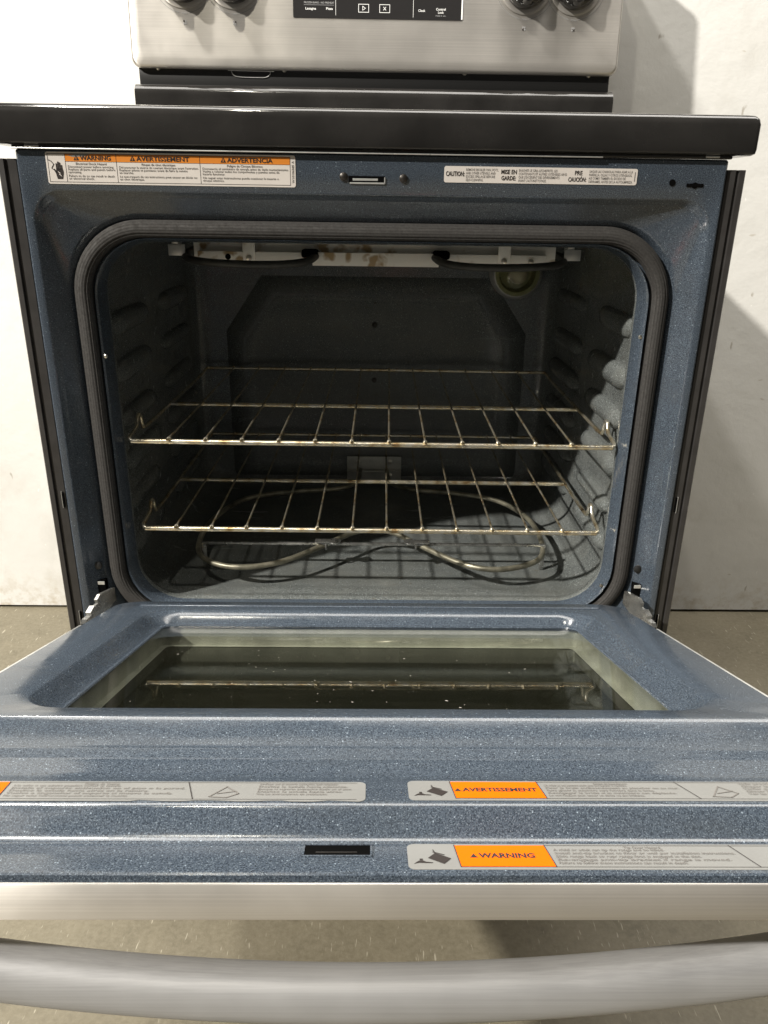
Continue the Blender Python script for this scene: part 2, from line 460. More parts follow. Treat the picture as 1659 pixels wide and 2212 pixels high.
# woven door gasket: ridged rope lying in the channel
path = rr(.3095, .3465, .8036, .068, .0205, 14)
n = len(path); loops = []
for i, q in enumerate(path):
    t = (path[(i+1) % n]-path[(i-1) % n]).normalized(); u = t.cross(Vector((0, 1, 0))).normalized()
    lp = []
    for k in range(60):
        a = 2*math.pi*k/60
        rad = 1 + .038*math.cos(20*a)
        lp.append(q + u*math.cos(a)*.0092*rad + Vector((0, 1, 0))*math.sin(a)*.0085*rad)
    loops.append(lp)
loops.append(loops[0]); m = MB(); m.loft(loops, 0)
m.build('door_gasket', M['gasket'], rg, 60)
for (x, z) in ((.2930, .700), (-.2930, .672), (.2860, .395)):
    q = MB(); q.disc((x, .0170, z), (0, -1, 0), [(.0022, 0), (.0022, .001), (.001, .0018)], 10)
    q.build('gasket_clip', M['bright_screw'], ff, 40)

# oven cavity
m = MB()
CV = [rr(.2900, .3625, .7908, .055, .0360), rr(.2898, .3625, .7906, .055, .041), rr(.2925, .3620, .793, .055, .049), rr(.298, .3608, .799, .05, .058),
      rr(.301, .360, .803, .045, .075), rr(.301, .360, .803, .045, .20), rr(.301, .360, .803, .045, .33), rr(.301, .360, .803, .045, .455),
      rr(.298, .363, .800, .042, .470), rr(.290, .371, .792, .036, .480), rr(.276, .385, .778, .026, .484)]
m.loft(CV, 0, True, False, True)
cv = m.build('oven_cavity', M['cavity'], rg, 40)
# embossed back panel
def octa(hw, hb, z0, z1, zc, y, cx=.006):
    return [Vector((cx+x, y, z)) for x, z in ((-hw, z0), (-hw, zc), (-hb, z1), (hb, z1), (hw, zc), (hw, z0))]
m = MB()
m.loft([octa(.252, .190, .374, .720, .630, .4836), octa(.246, .186, .377, .714, .628, .4800), octa(.238, .180, .381, .706, .624, .4752), octa(.228, .173, .389, .697, .620, .4730),
        octa(.216, .165, .398, .688, .614, .4732), octa(.208, .160, .404, .681, .610, .4765), octa(.202, .156, .409, .676, .607, .4800)], 0, True, False, True)
m.build('back_panel', M['cavity'], cv, 60)
for (x, z) in ((.003, .682), (.003, .643), (.003, .55)):
    q = MB(); q.disc((x, .4798, z), (0, -1, 0), [(.0045, 0), (.0042, .002), (.002, .003)], 14); q.build('screw', M['screw'], cv, 40)
# rack guides pressed into both side walls
for s in (-1, 1):
    for k in range(6):
        z = .4235 + k*.0552 + random.uniform(-.004, .004)
        for (y0, y1) in ((.064, .215), (.275, .448)):
            q = MB(); loops = []; jd, jh, jy = random.uniform(.7, 1.3), random.uniform(.75, 1.2), random.uniform(-.012, .012)
            y1 += jy
            nn = 10
            for i in range(nn+1):
                t = i/nn; y = y0+(y1-y0)*t
                e = math.sqrt(max(0., 1-(2*t-1)**4))
                d = .0125*jd*e*(1-.25*math.sin(math.pi*t)) + .0004; h = .015*jh*(.30+.70*e)
                loops.append([Vector((s*(.3018 - d*math.sin(math.pi*a/8)), y, z - h*math.cos(math.pi*a/8))) for a in range(9)])
            q.loft(loops, 0, False)
            q.build('rack_guide', M['cavity'], cv, 60)

# bake element: W-shaped loop low in the oven
zb = .392
pts = [(-.020, .455, zb+.004), (-.026, .40, zb), (-.060, .366, zb), (-.130, .350, zb), (-.198, .318, zb), (-.232, .245, zb), (-.240, .165, zb), (-.226, .100, zb), (-.180, .068, zb),
       (-.122, .082, zb), (-.064, .135, zb+.002), (-.020, .178, zb+.004), (.026, .178, zb+.004), (.066, .137, zb+.002), (.120, .082, zb), (.168, .066, zb),
       (.222, .094, zb), (.240, .155, zb), (.236, .245, zb), (.200, .318, zb), (.135, .350, zb), (.066, .366, zb), (.032, .40, zb), (.026, .455, zb+.004)]
m = MB(); m.tube(smooth_path(pts, 7), .0037, 12)
be = m.build('bake_element', M['element'], rg, 60)
q = MB(); q.box((-.232, .1295, .3955), (.240, .1340, .3992), 0, .0008)
for s in (-.229, .237): q.box((s-.003, .1300, .361), (s+.003, .1340, .3960), 0, .0006)
for x in (-.060, .063):
    s = 1 if x > 0 else -1
    q.box((x-.017*(1 if s < 0 else .55), .126, .4003), (x+.017*(1 if s > 0 else .55), .1375, .4022), 0, .0006)
    q.disc((x+s*-.010, .1318, .4004), (0, 0, 1), [(.0085, 0), (.0085, .0016)], 20)
    q.tube([Vector((x-.002, .133+.0062*math.cos(a), zb+.003+.0062*math.sin(a))) for a in [R(30*k) for k in range(13)]], .0014, 6)
q.build('element_support', M['hinge'], be, 35)
q = MB(); q.box((-.044, .4680, .372), (.052, .4700, .416), 0, .0006); q.box((-.044, .457, .3905), (.052, .4678, .3925), 0, .0005)
tp = q.build('terminal_plate', M['well'], be, 30)
for x, z in ((-.024, .407), (.032, .407), (-.024, .382), (.032, .382)):
    q = MB(); q.disc((x, .4678, z), (0, -1, 0), [(.0042, 0), (.004, .002), (.0015, .003)], 12)
    q.build('terminal_screw', M['bright_screw'], be, 40)

# broil element and its stained reflector under the oven roof
q = MB()
q.box((-.222, .170, .7665), (.226, .1720, .8025), 0, .0004)
q.box((-.222, .172, .7830), (.226, .40, .7845), 0, .0004)
q.box((-.075, .1560, .7600), (.080, .1585, .7755), 0, .0004)
q.box((-.075, .1586, .7735), (.080, .1699, .7755), 0, .0004)
for a, b_ in ((-.215, -.083), (.086, .213)):
    q.box((a, .1570, .7620), (b_, .1590, .7752), 0, .0004); q.box((a, .1591, .7735), (b_, .1699, .7752), 0, .0004)
for x in (-.152, .160): q.box((x-.0075, .1545, .7632), (x+.0075, .1568, .7990), 0, .0004)
rf = q.build('broil_reflector', M['reflector'], rg, 30)
q = MB(); q.disc((-.178, .1568, .7690), (0, -1, 0), [(.0035, 0), (.0035, .0004)], 16); q.build('punched_hole', M['void'], rf, 40)
for x in (-.078, .083):
    q = MB(); q.box((x-.010, .1500, .7690), (x+.010, .1710, .7790), 0, .003); q.build('element_slot', M['void'], rf, 40)
for x in (-.152, .160, .193):
    q = MB(); q.disc((x, .1543, .7680), (0, -1, 0), [(.0036, 0), (.0034, .0016), (.0012, .0024)], 12); q.build('screw', M['bright_screw'], rf, 40)
for s, o in ((-1, 0), (1, .004)):
    m = MB()
    pts = [(s*.070+o, .24, .7745), (s*.070+o, .165, .7720), (s*.082+o, .135, .7660), (s*.115+o, .116, .7635), (s*.165+o, .110, .7640), (s*.208+o, .122, .7660), (s*.230+o, .155, .7690), (s*.236+o, .22, .7720), (s*.236+o, .36, .7740)]
    m.tube(smooth_path(pts, 7), .0046, 12)
    m.build('broil_element', M['dark_element'], rg, 60)
for s in (-1, 1):
    q = MB(); q.box((s*.240-.010+.002, .148, .7700), (s*.240+.010+.002, .1500, .7830), 0, .0005); q.box((s*.240-.004, .1495, .7800), (s*.240+.004, .17, .8030), 0, .0005)
    q.build('element_clip', M['zinc'], rf, 30)
# oven lamp
lc = Vector((.231, .452, .731))
m = MB()
prof = [(.036*math.sin(R(a)), .030*math.cos(R(a))) for a in range(0, 91, 9)][::-1]
m.disc(lc, (0, -1, 0), [(r, h) for r, h in prof], 28)
lb = m.build('oven_lamp_cover', M['bulb'], rg, 80)
q = MB(); q.disc(lc+Vector((0, .028, 0)), (0, -1, 0), [(.042, 0), (.042, .020), (.037, .026), (.030, .026), (.026, .006)], 28); q.build('lamp_socket', M['zinc'], lb, 40)
q = MB(); q.disc(lc+Vector((0, .020, 0)), (0, -1, 0), [(.008, 0), (.010, .012), (.016, .024), (.015, .034), (.006, .041)], 18); q.build('light_bulb', M['label_white'], lb, 60)

# ---- small things on the front frame
fy = -.0002
q = MB(); q.box((-.0255, -.0006, .8500), (.0105, .0006, .8570), 0, .0002); q.build('latch_slot', M['void'], ff, 0)
q = MB(); q.box((-.0245, -.0012, .8497), (.0105, -.0007, .8512), 0, .0002); q.box((-.0215, -.0010, .8527), (.0035, -.0007, .8548), 0, .0002)
q.box((.0098, -.0012, .8500), (.0108, -.0007, .8560), 0); q.build('latch_hook', M['zinc'], ff, 0)
def screw(x, z, r, mat, parent, y=0.):
    q = MB(); q.disc((x, y, z), (0, -1, 0), [(r, 0), (r*.96, r*.35), (r*.5, r*.6), (.0002, r*.66)], 16); o = q.build('screw', mat, parent, 50)
    return o
screw(-.0305, .8560, .0042, M['screw'], ff); screw(.0290, .8552, .0042, M['screw'], ff)
for x, z, w_, h in ((.2985, .8553, .0030, .0032), (.3215, .8530, .0085, .0030)):
    q = MB(); q.disc((x, -.0004, z), (0, -1, 0), [(h, 0), (h, .0002)], 16); 
    if w_ > .005: q.box((x-w_, -.0007, z-.0014), (x+w_, -.0003, z+.0018), 0, .0005)
    q.build('keyhole', M['void'], ff, 0)
screw(-.3310, .4200, .0052, M['black'], ff, .0125); screw(.3275, .4195, .0052, M['black'], ff, .0140)
# hinge slots and arms
for s in (-1, 1):
    x = s*.3285
    q = MB(); q.box((x-.0045, .0090, .366), (x+.0045, .0180, .4005), 0)
    q.box((x-.0042, .0080, .3955), (x+.0042, .0089, .3998), 1, .0004)
    q.build('hinge_slot', [M['void'], M['zinc']], ff, 0)
    pr = [(.014, .3890), (-.006, .3900), (-.011, .3850), (-.010, .3800), (-.016, .3780), (-.022, .3720), (-.021, .3680), (-.028, .3660), (-.030, .3610), (-.036, .3590), (-.040, .3500), (-.040, .3380), (-.024, .3420), (-.004, .3600), (.014, .3720)]
    q = MB()
    off = lambda y: s*(-.0)*y
    q.loft([[Vector((x + s*(y*-.55-.004) + dx, y, z)) for y, z in pr] for dx in (-.0018, .0018)], 0, True, True, True)
    q.loft([[Vector((x + s*(y*-.55-.004) + dx, y-.0015, z+.0025)) for y, z in pr[4:9]+[(-.024, .3640), (-.016, .3700)]] for dx in (-.0030, .0030)], 0, True, True, True)
    q.build('hinge_arm', M['hinge'], rg, 20)

# ---- warning labels on the frame
L = Label(); L.base(245, 29, 2.2, 0)
L.frame(1.8, 1.6, 240, 27.6, .45, 2)
for x in (19, 69, 151): L.rect(x-.22, 1.8, x+.22, 27.4, 2)
L.rect(19.3, 20.6, 68.7, 27.1, 1); L.rect(69.3, 20.6, 150.7, 27.1, 1); L.rect(151.3, 20.6, 239.5, 27.1, 1)
L.rect(19.3, 20.3, 239.5, 20.6, 2)
L.poly([(21, 26), (30, 27.1), (44, 27.1), (38, 25.2), (27, 24.6)], 4, 2)
for x, t, w_ in ((28, 'WARNING', 30), (83, 'AVERTISSEMENT', 52), (172, 'ADVERTENCIA', 45)):
    L.text(t, x+6, 21.9, 4.2, 2, 3, w_, .03)
    L.poly([(x-.6, 21.7), (x+4.8, 21.7), (x+2.1, 26.3)], 2, 3); L.poly([(x+1.7, 22.3), (x+2.5, 22.3), (x+2.4, 24.6), (x+1.8, 24.6)], 1, 4)
def lines(x, y, dy, size, ls, mi=3, wid=None):
    for k, (t, w_) in enumerate(ls): L.text(t, x, y-k*dy, size, mi, 2, w_, .012)
L.text('Electrical Shock Hazard', 44, 17.6, 2.1, 3, 2, 30, .02, 'CENTER')
lines(20.8, 14.9, 2.45, 2.1, [('Disconnect power before servicing.', 45), ('Replace all parts and panels before', 46), ('operating.', 13)])
lines(20.8, 6.6, 2.45, 2.1, [('Failure to do so can result in death', 45), ('or electrical shock.', 25)])
L.text('Risque de choc électrique', 110, 17.6, 2.1, 3, 2, 33, .02, 'CENTER')
lines(71, 14.9, 2.45, 2.1, [("Déconnecter la source de courant électrique avant l'entretien.", 78), ('Replacer pièces et panneaux avant de faire la remise', 67), ('en marche.', 14)])
lines(71, 6.6, 2.45, 2.1, [('Le non-respect de ces instructions peut causer un décès ou', 76), ('un choc électrique.', 24)])
L.text('Peligro de Choque Eléctrico', 195, 17.6, 2.1, 3, 2, 35, .02, 'CENTER')
lines(153, 14.9, 2.45, 2.1, [('Desconecte el suministro de energía antes de darle mantenimiento.', 85), ('Vuelva a colocar todos los componentes y paneles antes de', 76), ('hacerlo funcionar.', 22)])
lines(153, 6.6, 2.45, 2.1, [('No seguir estas instrucciones puede ocasionar la muerte o', 75), ('choque eléctrico.', 21)])
L.text('W10106585 A', 243.6, 4, 2.3, 3, 2, 20, .02, 'LEFT', 90)
# hand reaching a live wire
L.poly([(9.6, 4.5), (14.8, 4.5), (16.2, 10.5), (15.6, 14), (9.4, 14), (8.6, 9)], 2, 2)
for x0, x1, h in ((9.2, 10.5, 18.6), (10.9, 12.2, 20.2), (12.6, 13.9, 19.4), (14.3, 15.5, 17.2)): L.rect(x0, 13, x1, h, 2, 2)
L.poly([(8.8, 9), (6.6, 13.2), (7.6, 13.8), (10, 11)], 2, 2)
L.poly([(10.4, 11.8), (13.4, 9.6), (12.2, 9.4), (14.6, 6.4), (11.2, 8.6), (12.4, 8.8)], 0, 3)
L.line([(2.6, 21.6), (5.2, 20.4), (7.4, 17.6), (5.0, 14.2), (7.2, 12.6)], .7, 2, 2)
lab = L.build('electric_shock_label', [M['label_white'], M['orange'], M['ink'], M['grey_ink'], M['label']], ff, (-.3232, fy, .8456), (R(90), 0, 0))
tag(lab, 'white label with orange bands reading WARNING, AVERTISSEMENT, ADVERTENCIA')
L = Label(); L.base(193, 15, 2.0, 0)
L.text('CAUTION:', 1.6, 6.0, 4.4, 1, 2, 18.5, .035)
L.text('MISE EN', 56.5, 8.6, 4.0, 1, 2, 15.5, .035); L.text('GARDE:', 57, 2.9, 4.0, 1, 2, 14.5, .035)
L.text('PRE', 130, 8.6, 4.0, 1, 2, 7.5, .035); L.text('CAUCIÓN:', 124, 2.6, 4.0, 1, 2, 18, .035)
def l2(x, ls):
    for k, (t, w_) in enumerate(ls): L.text(t, x, 10.9-k*3.1, 2.35, 2, 2, w_, .004)
l2(21.5, [('REMOVE BROILER PAN, POTS,', 32), ('AND OTHER UTENSILS AND', 29.5), ('EXCESS SPILLAGE BEFORE', 29), ('SELF-CLEANING.', 17.5)])
l2(74, [('ENLEVER LE GRIL-LÈCHEFRITE, LES', 38.5), ('CONTENANTS ET AUTRES USTENSILES AINSI', 48), ("QUE L'EXCÉDENT DES DÉVERSEMENTS", 41), ("AVANT L'AUTONETTOYAGE.", 28)])
l2(144.5, [('SAQUE LAS CHAROLAS PARA ASAR A LA', 43.5), ('PARRILLA, OLLAS Y OTROS UTENSILIOS,', 43), ('ASÍ COMO TAMBIÉN EL EXCESO DE', 37), ('DERRAMES, ANTES DE LA AUTOLIMPIEZA.', 44)])
L.rect(190.2, 3.4, 190.9, 12, 2, 2)
lab = L.build('caution_label', [M['label_white'], M['ink'], M['grey_ink']], ff, (.0694, fy, .8524), (R(90), 0, 0))
tag(lab, 'narrow white label reading CAUTION, MISE EN GARDE, PRE CAUCION')

# ---- cooktop
def rrz(x0, x1, y0, y1, r, z, n=6):
    out = []
    for (cx, cy, a0) in ((x1-r, y1-r, 0), (x0+r, y1-r, 90), (x0+r, y0+r, 180), (x1-r, y0+r, 270)):
        for k in range(n+1): a = R(a0+90*k/n); out.append(Vector((cx+r*math.cos(a), cy+r*math.sin(a), z)))
    return out
X = .3760
m = MB()
def ring(ins, z, r): return rrz(-X+ins, X-ins, -.0085+ins, .612, r*.55, z)
m.loft([ring(.012, .8880, .004), ring(.010, .8818, .005), ring(.0035, .8806, .008), ring(.0008, .8822, .009), ring(0, .8860, .010), ring(0, .9080, .010), ring(.0012, .9128, .010), ring(.0040, .9158, .010), ring(.0085, .9168, .010), ring(.030, .9168, .012), ring(.034, .9150, .012)], 0, True, True, True)
ct = m.build('cooktop', M['black_gloss'], rg, 40)
q = MB()
q.box((-.3540, -.0035, .8772), (.3540, .012, .8808), 0, .0012)
q.build('vent_trim', M['black_gloss'], rg, 40)
q = MB(); q.box((-.3540, -.0050, .87665), (.225, -.0034, .87785), 0, .0004); q.build('trim_edge', M['zinc'], rg, 30)
for s in (-1, 1):
    q = MB(); q.box((s*.334-.007, -.0042, .8782), (s*.334+.007, .003, .8802), 0, .0005); q.build('mounting_tab', M['zinc'], rg, 30)

# ---- backguard
m = MB()
prof = [(.612, .905), (.522, .905)] + [(.538-.016*math.cos(R(a)), .9845+.016*math.sin(R(a))) for a in range(0, 91, 9)] + [(.612, 1.0005)]
m.loft([[Vector((x, y, z)) for y, z in prof] for x in (-.3735, -.3722, -.3690, .3690, .3722, .3735)], 0, True, True, True)
bgd = m.build('backguard_riser', M['black_gloss'], rg, 35)
q = MB(); q.box((-.369, .541, 1.000), (.369, .612, 1.030), 0, .002); nk = q.build('backguard_neck', M['black'], rg, 35)
q = MB(); q.tube(smooth_path([(-.225, .5400, 1.0215), (-.222, .5400, 1.0160), (-.213, .5400, 1.0130), (-.185, .5400, 1.0125), (-.172, .5400, 1.0130), (-.165, .5400, 1.0165), (-.164, .5400, 1.0210)], 5), .0006, 6); q.tube([(-.230, .5400, 1.0218), (-.158, .5400, 1.0212)], .0006, 6)
q.build('cable_tab', M['zinc'], nk, 40)
for x in (-.338, -.142, .140, .335):
    q = MB(); q.disc((x, .5408, 1.0235), (0, -1, 0), [(.0035, 0), (.0032, .002), (.001, .003)], 12); q.build('screw', M['bright_screw'], nk, 50)
# stainless control panel: pressed sheet with rolled edges, leaning back a little
m = MB()
cp_o = Vector((.0005, .530, 1.020))
def cpl(hw, z0, z1, r, y): return rr(hw, z0, z1, r, y, 6)
m.loft([cpl(.3750, .004, .2300, .010, .080), cpl(.3750, .004, .2300, .010, .014), cpl(.3765, .0030, .2310, .012, .008), cpl(.3768, .0030, .2312, .013, .004), cpl(.3755, .0042, .2300, .013, .0010), cpl(.3725, .0072, .2270, .012, -.0004), cpl(.3600, .0200, .2150, .010, -.0008)], 0, True, True, True)
cp = m.build('control_panel', M['steel'], rg, 50); cp.location = cp_o; cp.rotation_euler = (R(-4), 0, 0)
L = Label(); L.base(258, 110, 1.5, 0)
for (x, z) in ((107, 13.5), (139, 13.5)): L.frame(x-8, z-5.6, x+8, z+5.6, .7, 1)
L.line([(105.5, 10.8), (105.5, 16.2), (109.8, 13.5), (105.5, 10.8)], .7, 1)
L.line([(137.3, 11.6), (140.7, 15.4)], .8, 1); L.line([(137.3, 15.4), (140.7, 11.6)], .8, 1)
L.rect(64.4, 3.5, 64.9, 106, 1); L.rect(182.2, 2.5, 182.7, 106, 1)
L.text('Lasagna', 18.5, 10.5, 3.3, 1, 2, 16, .02); L.text('Pizza', 50, 10.6, 3.3, 1, 2, 9.8, .02)
L.rect(16.5, 16.6, 62, 17.0, 2); L.text('FROZEN BAKE - NO PREHEAT', 16.5, 18.6, 2.6, 2, 2, 46, .012)
L.text('Clock', 190, 10.2, 3.3, 1, 2, 10.5, .02); L.text('Control', 217, 12.4, 3.3, 1, 2, 14.5, .02); L.text('Lock', 220, 8.2, 3.3, 1, 2, 8.6, .02); L.text('Hold 3 sec', 216.5, 4.4, 1.9, 2, 2, 15.5, .01)
L.rect(255.6, 0.8, 257.8, 109, 1)  # highlight on the right edge of the glass, painted as a white strip
lab = L.build('display_panel', [M['glassblack'], M['white_print'], M['grey_print']], cp, (-.1260, -.0014, .0735), (R(90), 0, 0))
tag(lab, 'black glass display strip with white icons and oven settings')
kz = .1225
for i, kx in enumerate((-.2905, -.2150, .2265, .3020)):
    # printed arc round the knob and the little burner mark below it
    L = Label()
    for a0, a1 in ((200, 262), (278, 340)):
        L.line([(46*math.cos(R(a)), 46*math.sin(R(a))) for a in range(a0, a1+1, 6)], .5, 0)
    L.text('Melt', -4, -47.5, 3.0, 0, 2, 8, .0)
    bx = [(-2.4, -58), (.4, -58), (-2.4, -61), (.4, -61)]
    for j, (px, py) in enumerate(bx): L.rect(px, py, px+2.0, py+2.2, 1 if j == (i % 4) else 0)
    L.build('dial_print', [M['grey_print'], M['ink']], cp, (kx, -.0011, kz), (R(90), 0, 0))
    kn = empty('control_knob', parent=rg)
    mwp = Matrix.Translation(cp_o) @ Matrix.Rotation(R(-4), 4, 'X') @ Matrix.Translation((kx, -.001, kz))
    kn.matrix_local = mwp
    q = MB(); q.disc((0, 0, 0), (0, -1, 0), [(.0405, 0), (.0405, .0015), (.0385, .0022), (.0360, .0022)], 40); q.build('bezel', M['steel'], kn, 40)
    q = MB(); q.disc((0, 0, 0), (0, -1, 0), [(.0335, .002), (.0340, .006), (.0325, .016), (.0300, .0195), (.0250, .0210), (.010, .0215)], 40); q.build('knob_body', M['black_gloss'], kn, 40)
    q = MB()
    gl_ = []
    for (hw, hh, yy) in ((.0085, .0325, -.018), (.0080, .0320, -.030), (.0065, .0300, -.0335), (.003, .026, -.0345)):
        gl_.append(rr(hw, -hh, hh, hw*.9, yy, 5))
    q.loft(gl_, 0, True, True, True); gr = q.build('grip', M['black_gloss'], kn, 40)
    q = MB(); q.box((-.0006, -.0350, .004), (.0006, -.0343, .024), 0); q.build('pointer_line', M['white_print'], kn, 0)

# ---- storage drawer under the oven
q = MB(); q.box((-.372, -.012, .060), (.372, .010, .285), 0, .004); q.build('drawer_front', M['steel'], rg, 40)
q = MB(); q.box((-.350, .03, .0), (.350, .045, .058), 0, .002); q.build('kick_plate', M['black'], rg, 30)
for sx in (-.34, .34):
    for y in (.07, .58):
        q = MB(); q.disc((sx, y, 0), (0, 0, 1), [(.018, 0), (.018, .008), (.008, .010), (.008, .032)], 16); q.build('levelling_foot', M['black'], rg, 40)

# ------------------------------------------------------------------ the door (hinged open, resting short of level)
# door space: x across, y = -L (L metres from the hinge line towards the handle), z = w above the raised liner
DO = (0, 0, .385); DR = (R(-17.5), 0, 0)
EL = .560
m = MB()
m.box((-.2960, -EL, -.0605), (.2960, -.040, -.0412), 0, .0010, 2)
dr = m.build('oven_door', M['steel'], rg, 40); dr.location = DO; dr.rotation_euler = DR
tag(dr, 'oven door swung down, blue speckled inside with a dark window')
# raised liner with recess around the window
m = MB()
HW = .2925
DL = [rrL(.2950, .030, .4330, .030, -.0405, 10), rrL(.2945, .031, .4325, .031, -.006, 10), rrL(.2935, .0325, .4320, .031, -.0018, 10), rrL(.2905, .0355, .4300, .030, 0, 10),
      rrL(.2450, .0830, .4150, .034, 0, 10), rrL(.2430, .0850, .4132, .033, -.0010, 10), rrL(.2385, .0895, .4090, .031, -.0060, 10), rrL(.2325, .0920, .3990, .027, -.0125, 10), rrL(.2300, .0935, .3960, .025, -.0135, 10),
      rrL(.2245, .0965, .3900, .016, -.0135, 10), rrL(.2240, .0970, .3895, .016, -.0150, 10)]
m.loft(DL, 0)
ln = m.build('liner', M['door_enamel'], dr, 30)
# near part of the liner: stepped ledges carrying the labels
prof = [(.4200, -.012), (.4303, -.0004), (.4318, .0006), (.4335, .0004), (.4352, -.0012), (.4440, -.0042), (.4540, -.0110), (.4562, -.0112), (.4580, -.0118), (.4640, -.0150), (.4665, -.0158), (.4690, -.0160), (.4760, -.0192), (.4830, -.0198), (.4850, -.0190),
        (.5142, -.0190), (.5156, -.0192), (.5169, -.0198), (.5180, -.0208), (.5190, -.0222), (.5245, -.0316), (.5256, -.0332), (.5268, -.0345), (.5282, -.0354), (.5300, -.0360), (.5325, -.0362), (.5560, -.0362), (.5578, -.0366), (.5586, -.0375), (.5588, -.0390), (.5588, -.0425)]
m = MB(); m.loft([[Vector((x, -l, w)) for l, w in prof] for x in (-.2945, .2945)], 0, False)
# skirts closing the two ends
for x in (-.2945, .2945):
    vs = [(x, -l, w) for l, w in prof] + [(x, -.4200, -.0425)]
    m.add(vs, [list(range(len(vs)))])
m.build('ledge_panel', M['door_enamel'], dr, 30)
q = MB(); q.box((-.262, -.0640, -.0005), (.262, -.0545, .0016), 0, .0015, 3); q.build('stiffening_bead', M['door_enamel'], dr, 40)
for x, l in ((-.248, .052), (.248, .052)):
    q = MB(); q.disc((x, -l, -.0002), (0, 0, 1), [(.004, 0), (.0038, .0006), (.001, .0007)], 14); q.build('liner_screw', M['black'], dr, 40)
# thin bright rim down both edges of the door
for s in (-1, 1):
    q = MB(); q.box((s*.2964-.0012, -.4330, -.0120), (s*.2964+.0012, -.1500, -.0028), 0, .0004); q.build('edge_trim', M['zinc'], dr, 30)
q = MB(); q.box((-.0338, -.5425, -.0364), (.0008, -.5318, -.0357), 0, .0002)
for lo, hi in (((-.0352, -.5436), (.0022, -.5425)), ((-.0352, -.5318), (.0022, -.5308)), ((-.0352, -.5425), (-.0338, -.5318)), ((.0008, -.5425), (.0022, -.5318))):
    q.box((lo[0], lo[1], -.0364), (hi[0], hi[1], -.0352), 1, .0004)
q.box((-.028, -.5398, -.0360), (-.006, -.5390, -.0354), 2, .0002)
q.build('latch_opening', [M['void'], M['enamel'], M['screw']], dr, 30)
# window: outer pane, metal well below it, dark second pane
m = MB(); m.loft([rrL(.2285, .0935, .3930, .012, w, 6) for w in (-.0150, -.0185)], 0, True, True, True)
m.build('window_pane', M['pane'], dr, 30)
m = MB(); m.loft([rrL(.2290, .0920, .3950, .006, -.0190, 5), rrL(.2290, .0920, .3950, .006, -.0370, 5), rrL(.222, .099, .388, .006, -.0372, 5)], 0)
m.build('window_well', M['well'], dr, 30)
m = MB(); m.loft([rrL(.2285, .0925, .3945, .006, w, 5) for w in (-.0376, -.0395)], 0, True, True, True)
m.build('second_pane', M['inner_pane'], dr, 30)
# crumbs and scratches on the glass
m = MB()
for k in range(80):
    x = random.gauss(-.06 if k % 3 else .08, .08); l = random.uniform(.20, .385)
    if abs(x) > .215: continue
    s = random.uniform(.00010, .00032); a = random.uniform(0, 3.1); e = random.uniform(1, 5)
    pts = []
    for q_ in range(5):
        t = 2*math.pi*q_/5; px, py = s*e*math.cos(t), s*math.sin(t)*.7
        pts.append((x+px*math.cos(a)-py*math.sin(a), -l+px*math.sin(a)+py*math.cos(a)))
    m.loft([[Vector((u, v_, z)) for u, v_ in pts] for z in (-.0150, -.0150+s*.5)], 0, True, False, True)
cr = m.build('crumbs', M['label_white'], dr, 0); tag(cr, None, kind='stuff')

# handle: bowed bar on two posts
m = MB()
pts = []; loops = []
n = 40
for i in range(n+1):
    x = -.268+.536*i/n
    w = -.1310 + .0140*(x/.205)**2
    c = Vector((x, -.5160, w))
    e = 1.0 if abs(x) < .25 else max(.55, 1-(abs(x)-.25)/.04)
    t = Vector((1, 0, 2*.0140*x/.205**2)).normalized(); u = Vector((0, 1, 0)); v_ = t.cross(u)
    lp = []
    for k in range(28):
        a = 2*math.pi*k/28
        ca, sa = math.cos(a), math.sin(a)
        ex = .80
        lp.append(c + u*math.copysign(abs(ca)**ex, ca)*.0135*e + v_*math.copysign(abs(sa)**ex, sa)*.0148*e)
    loops.append(lp)
m.loft(loops, 0, True, True, True)
m.build('handle', M['handle'], dr, 50)
for s in (-1, 1):
    q = MB(); q.loft([rrL(.013, .500, .532, .008, w, 5) for w in (-.0600, -.1130)], 0, True, True, True)
    o = q.build('handle_post', M['handle'], dr, 40); o.location.x = s*.250

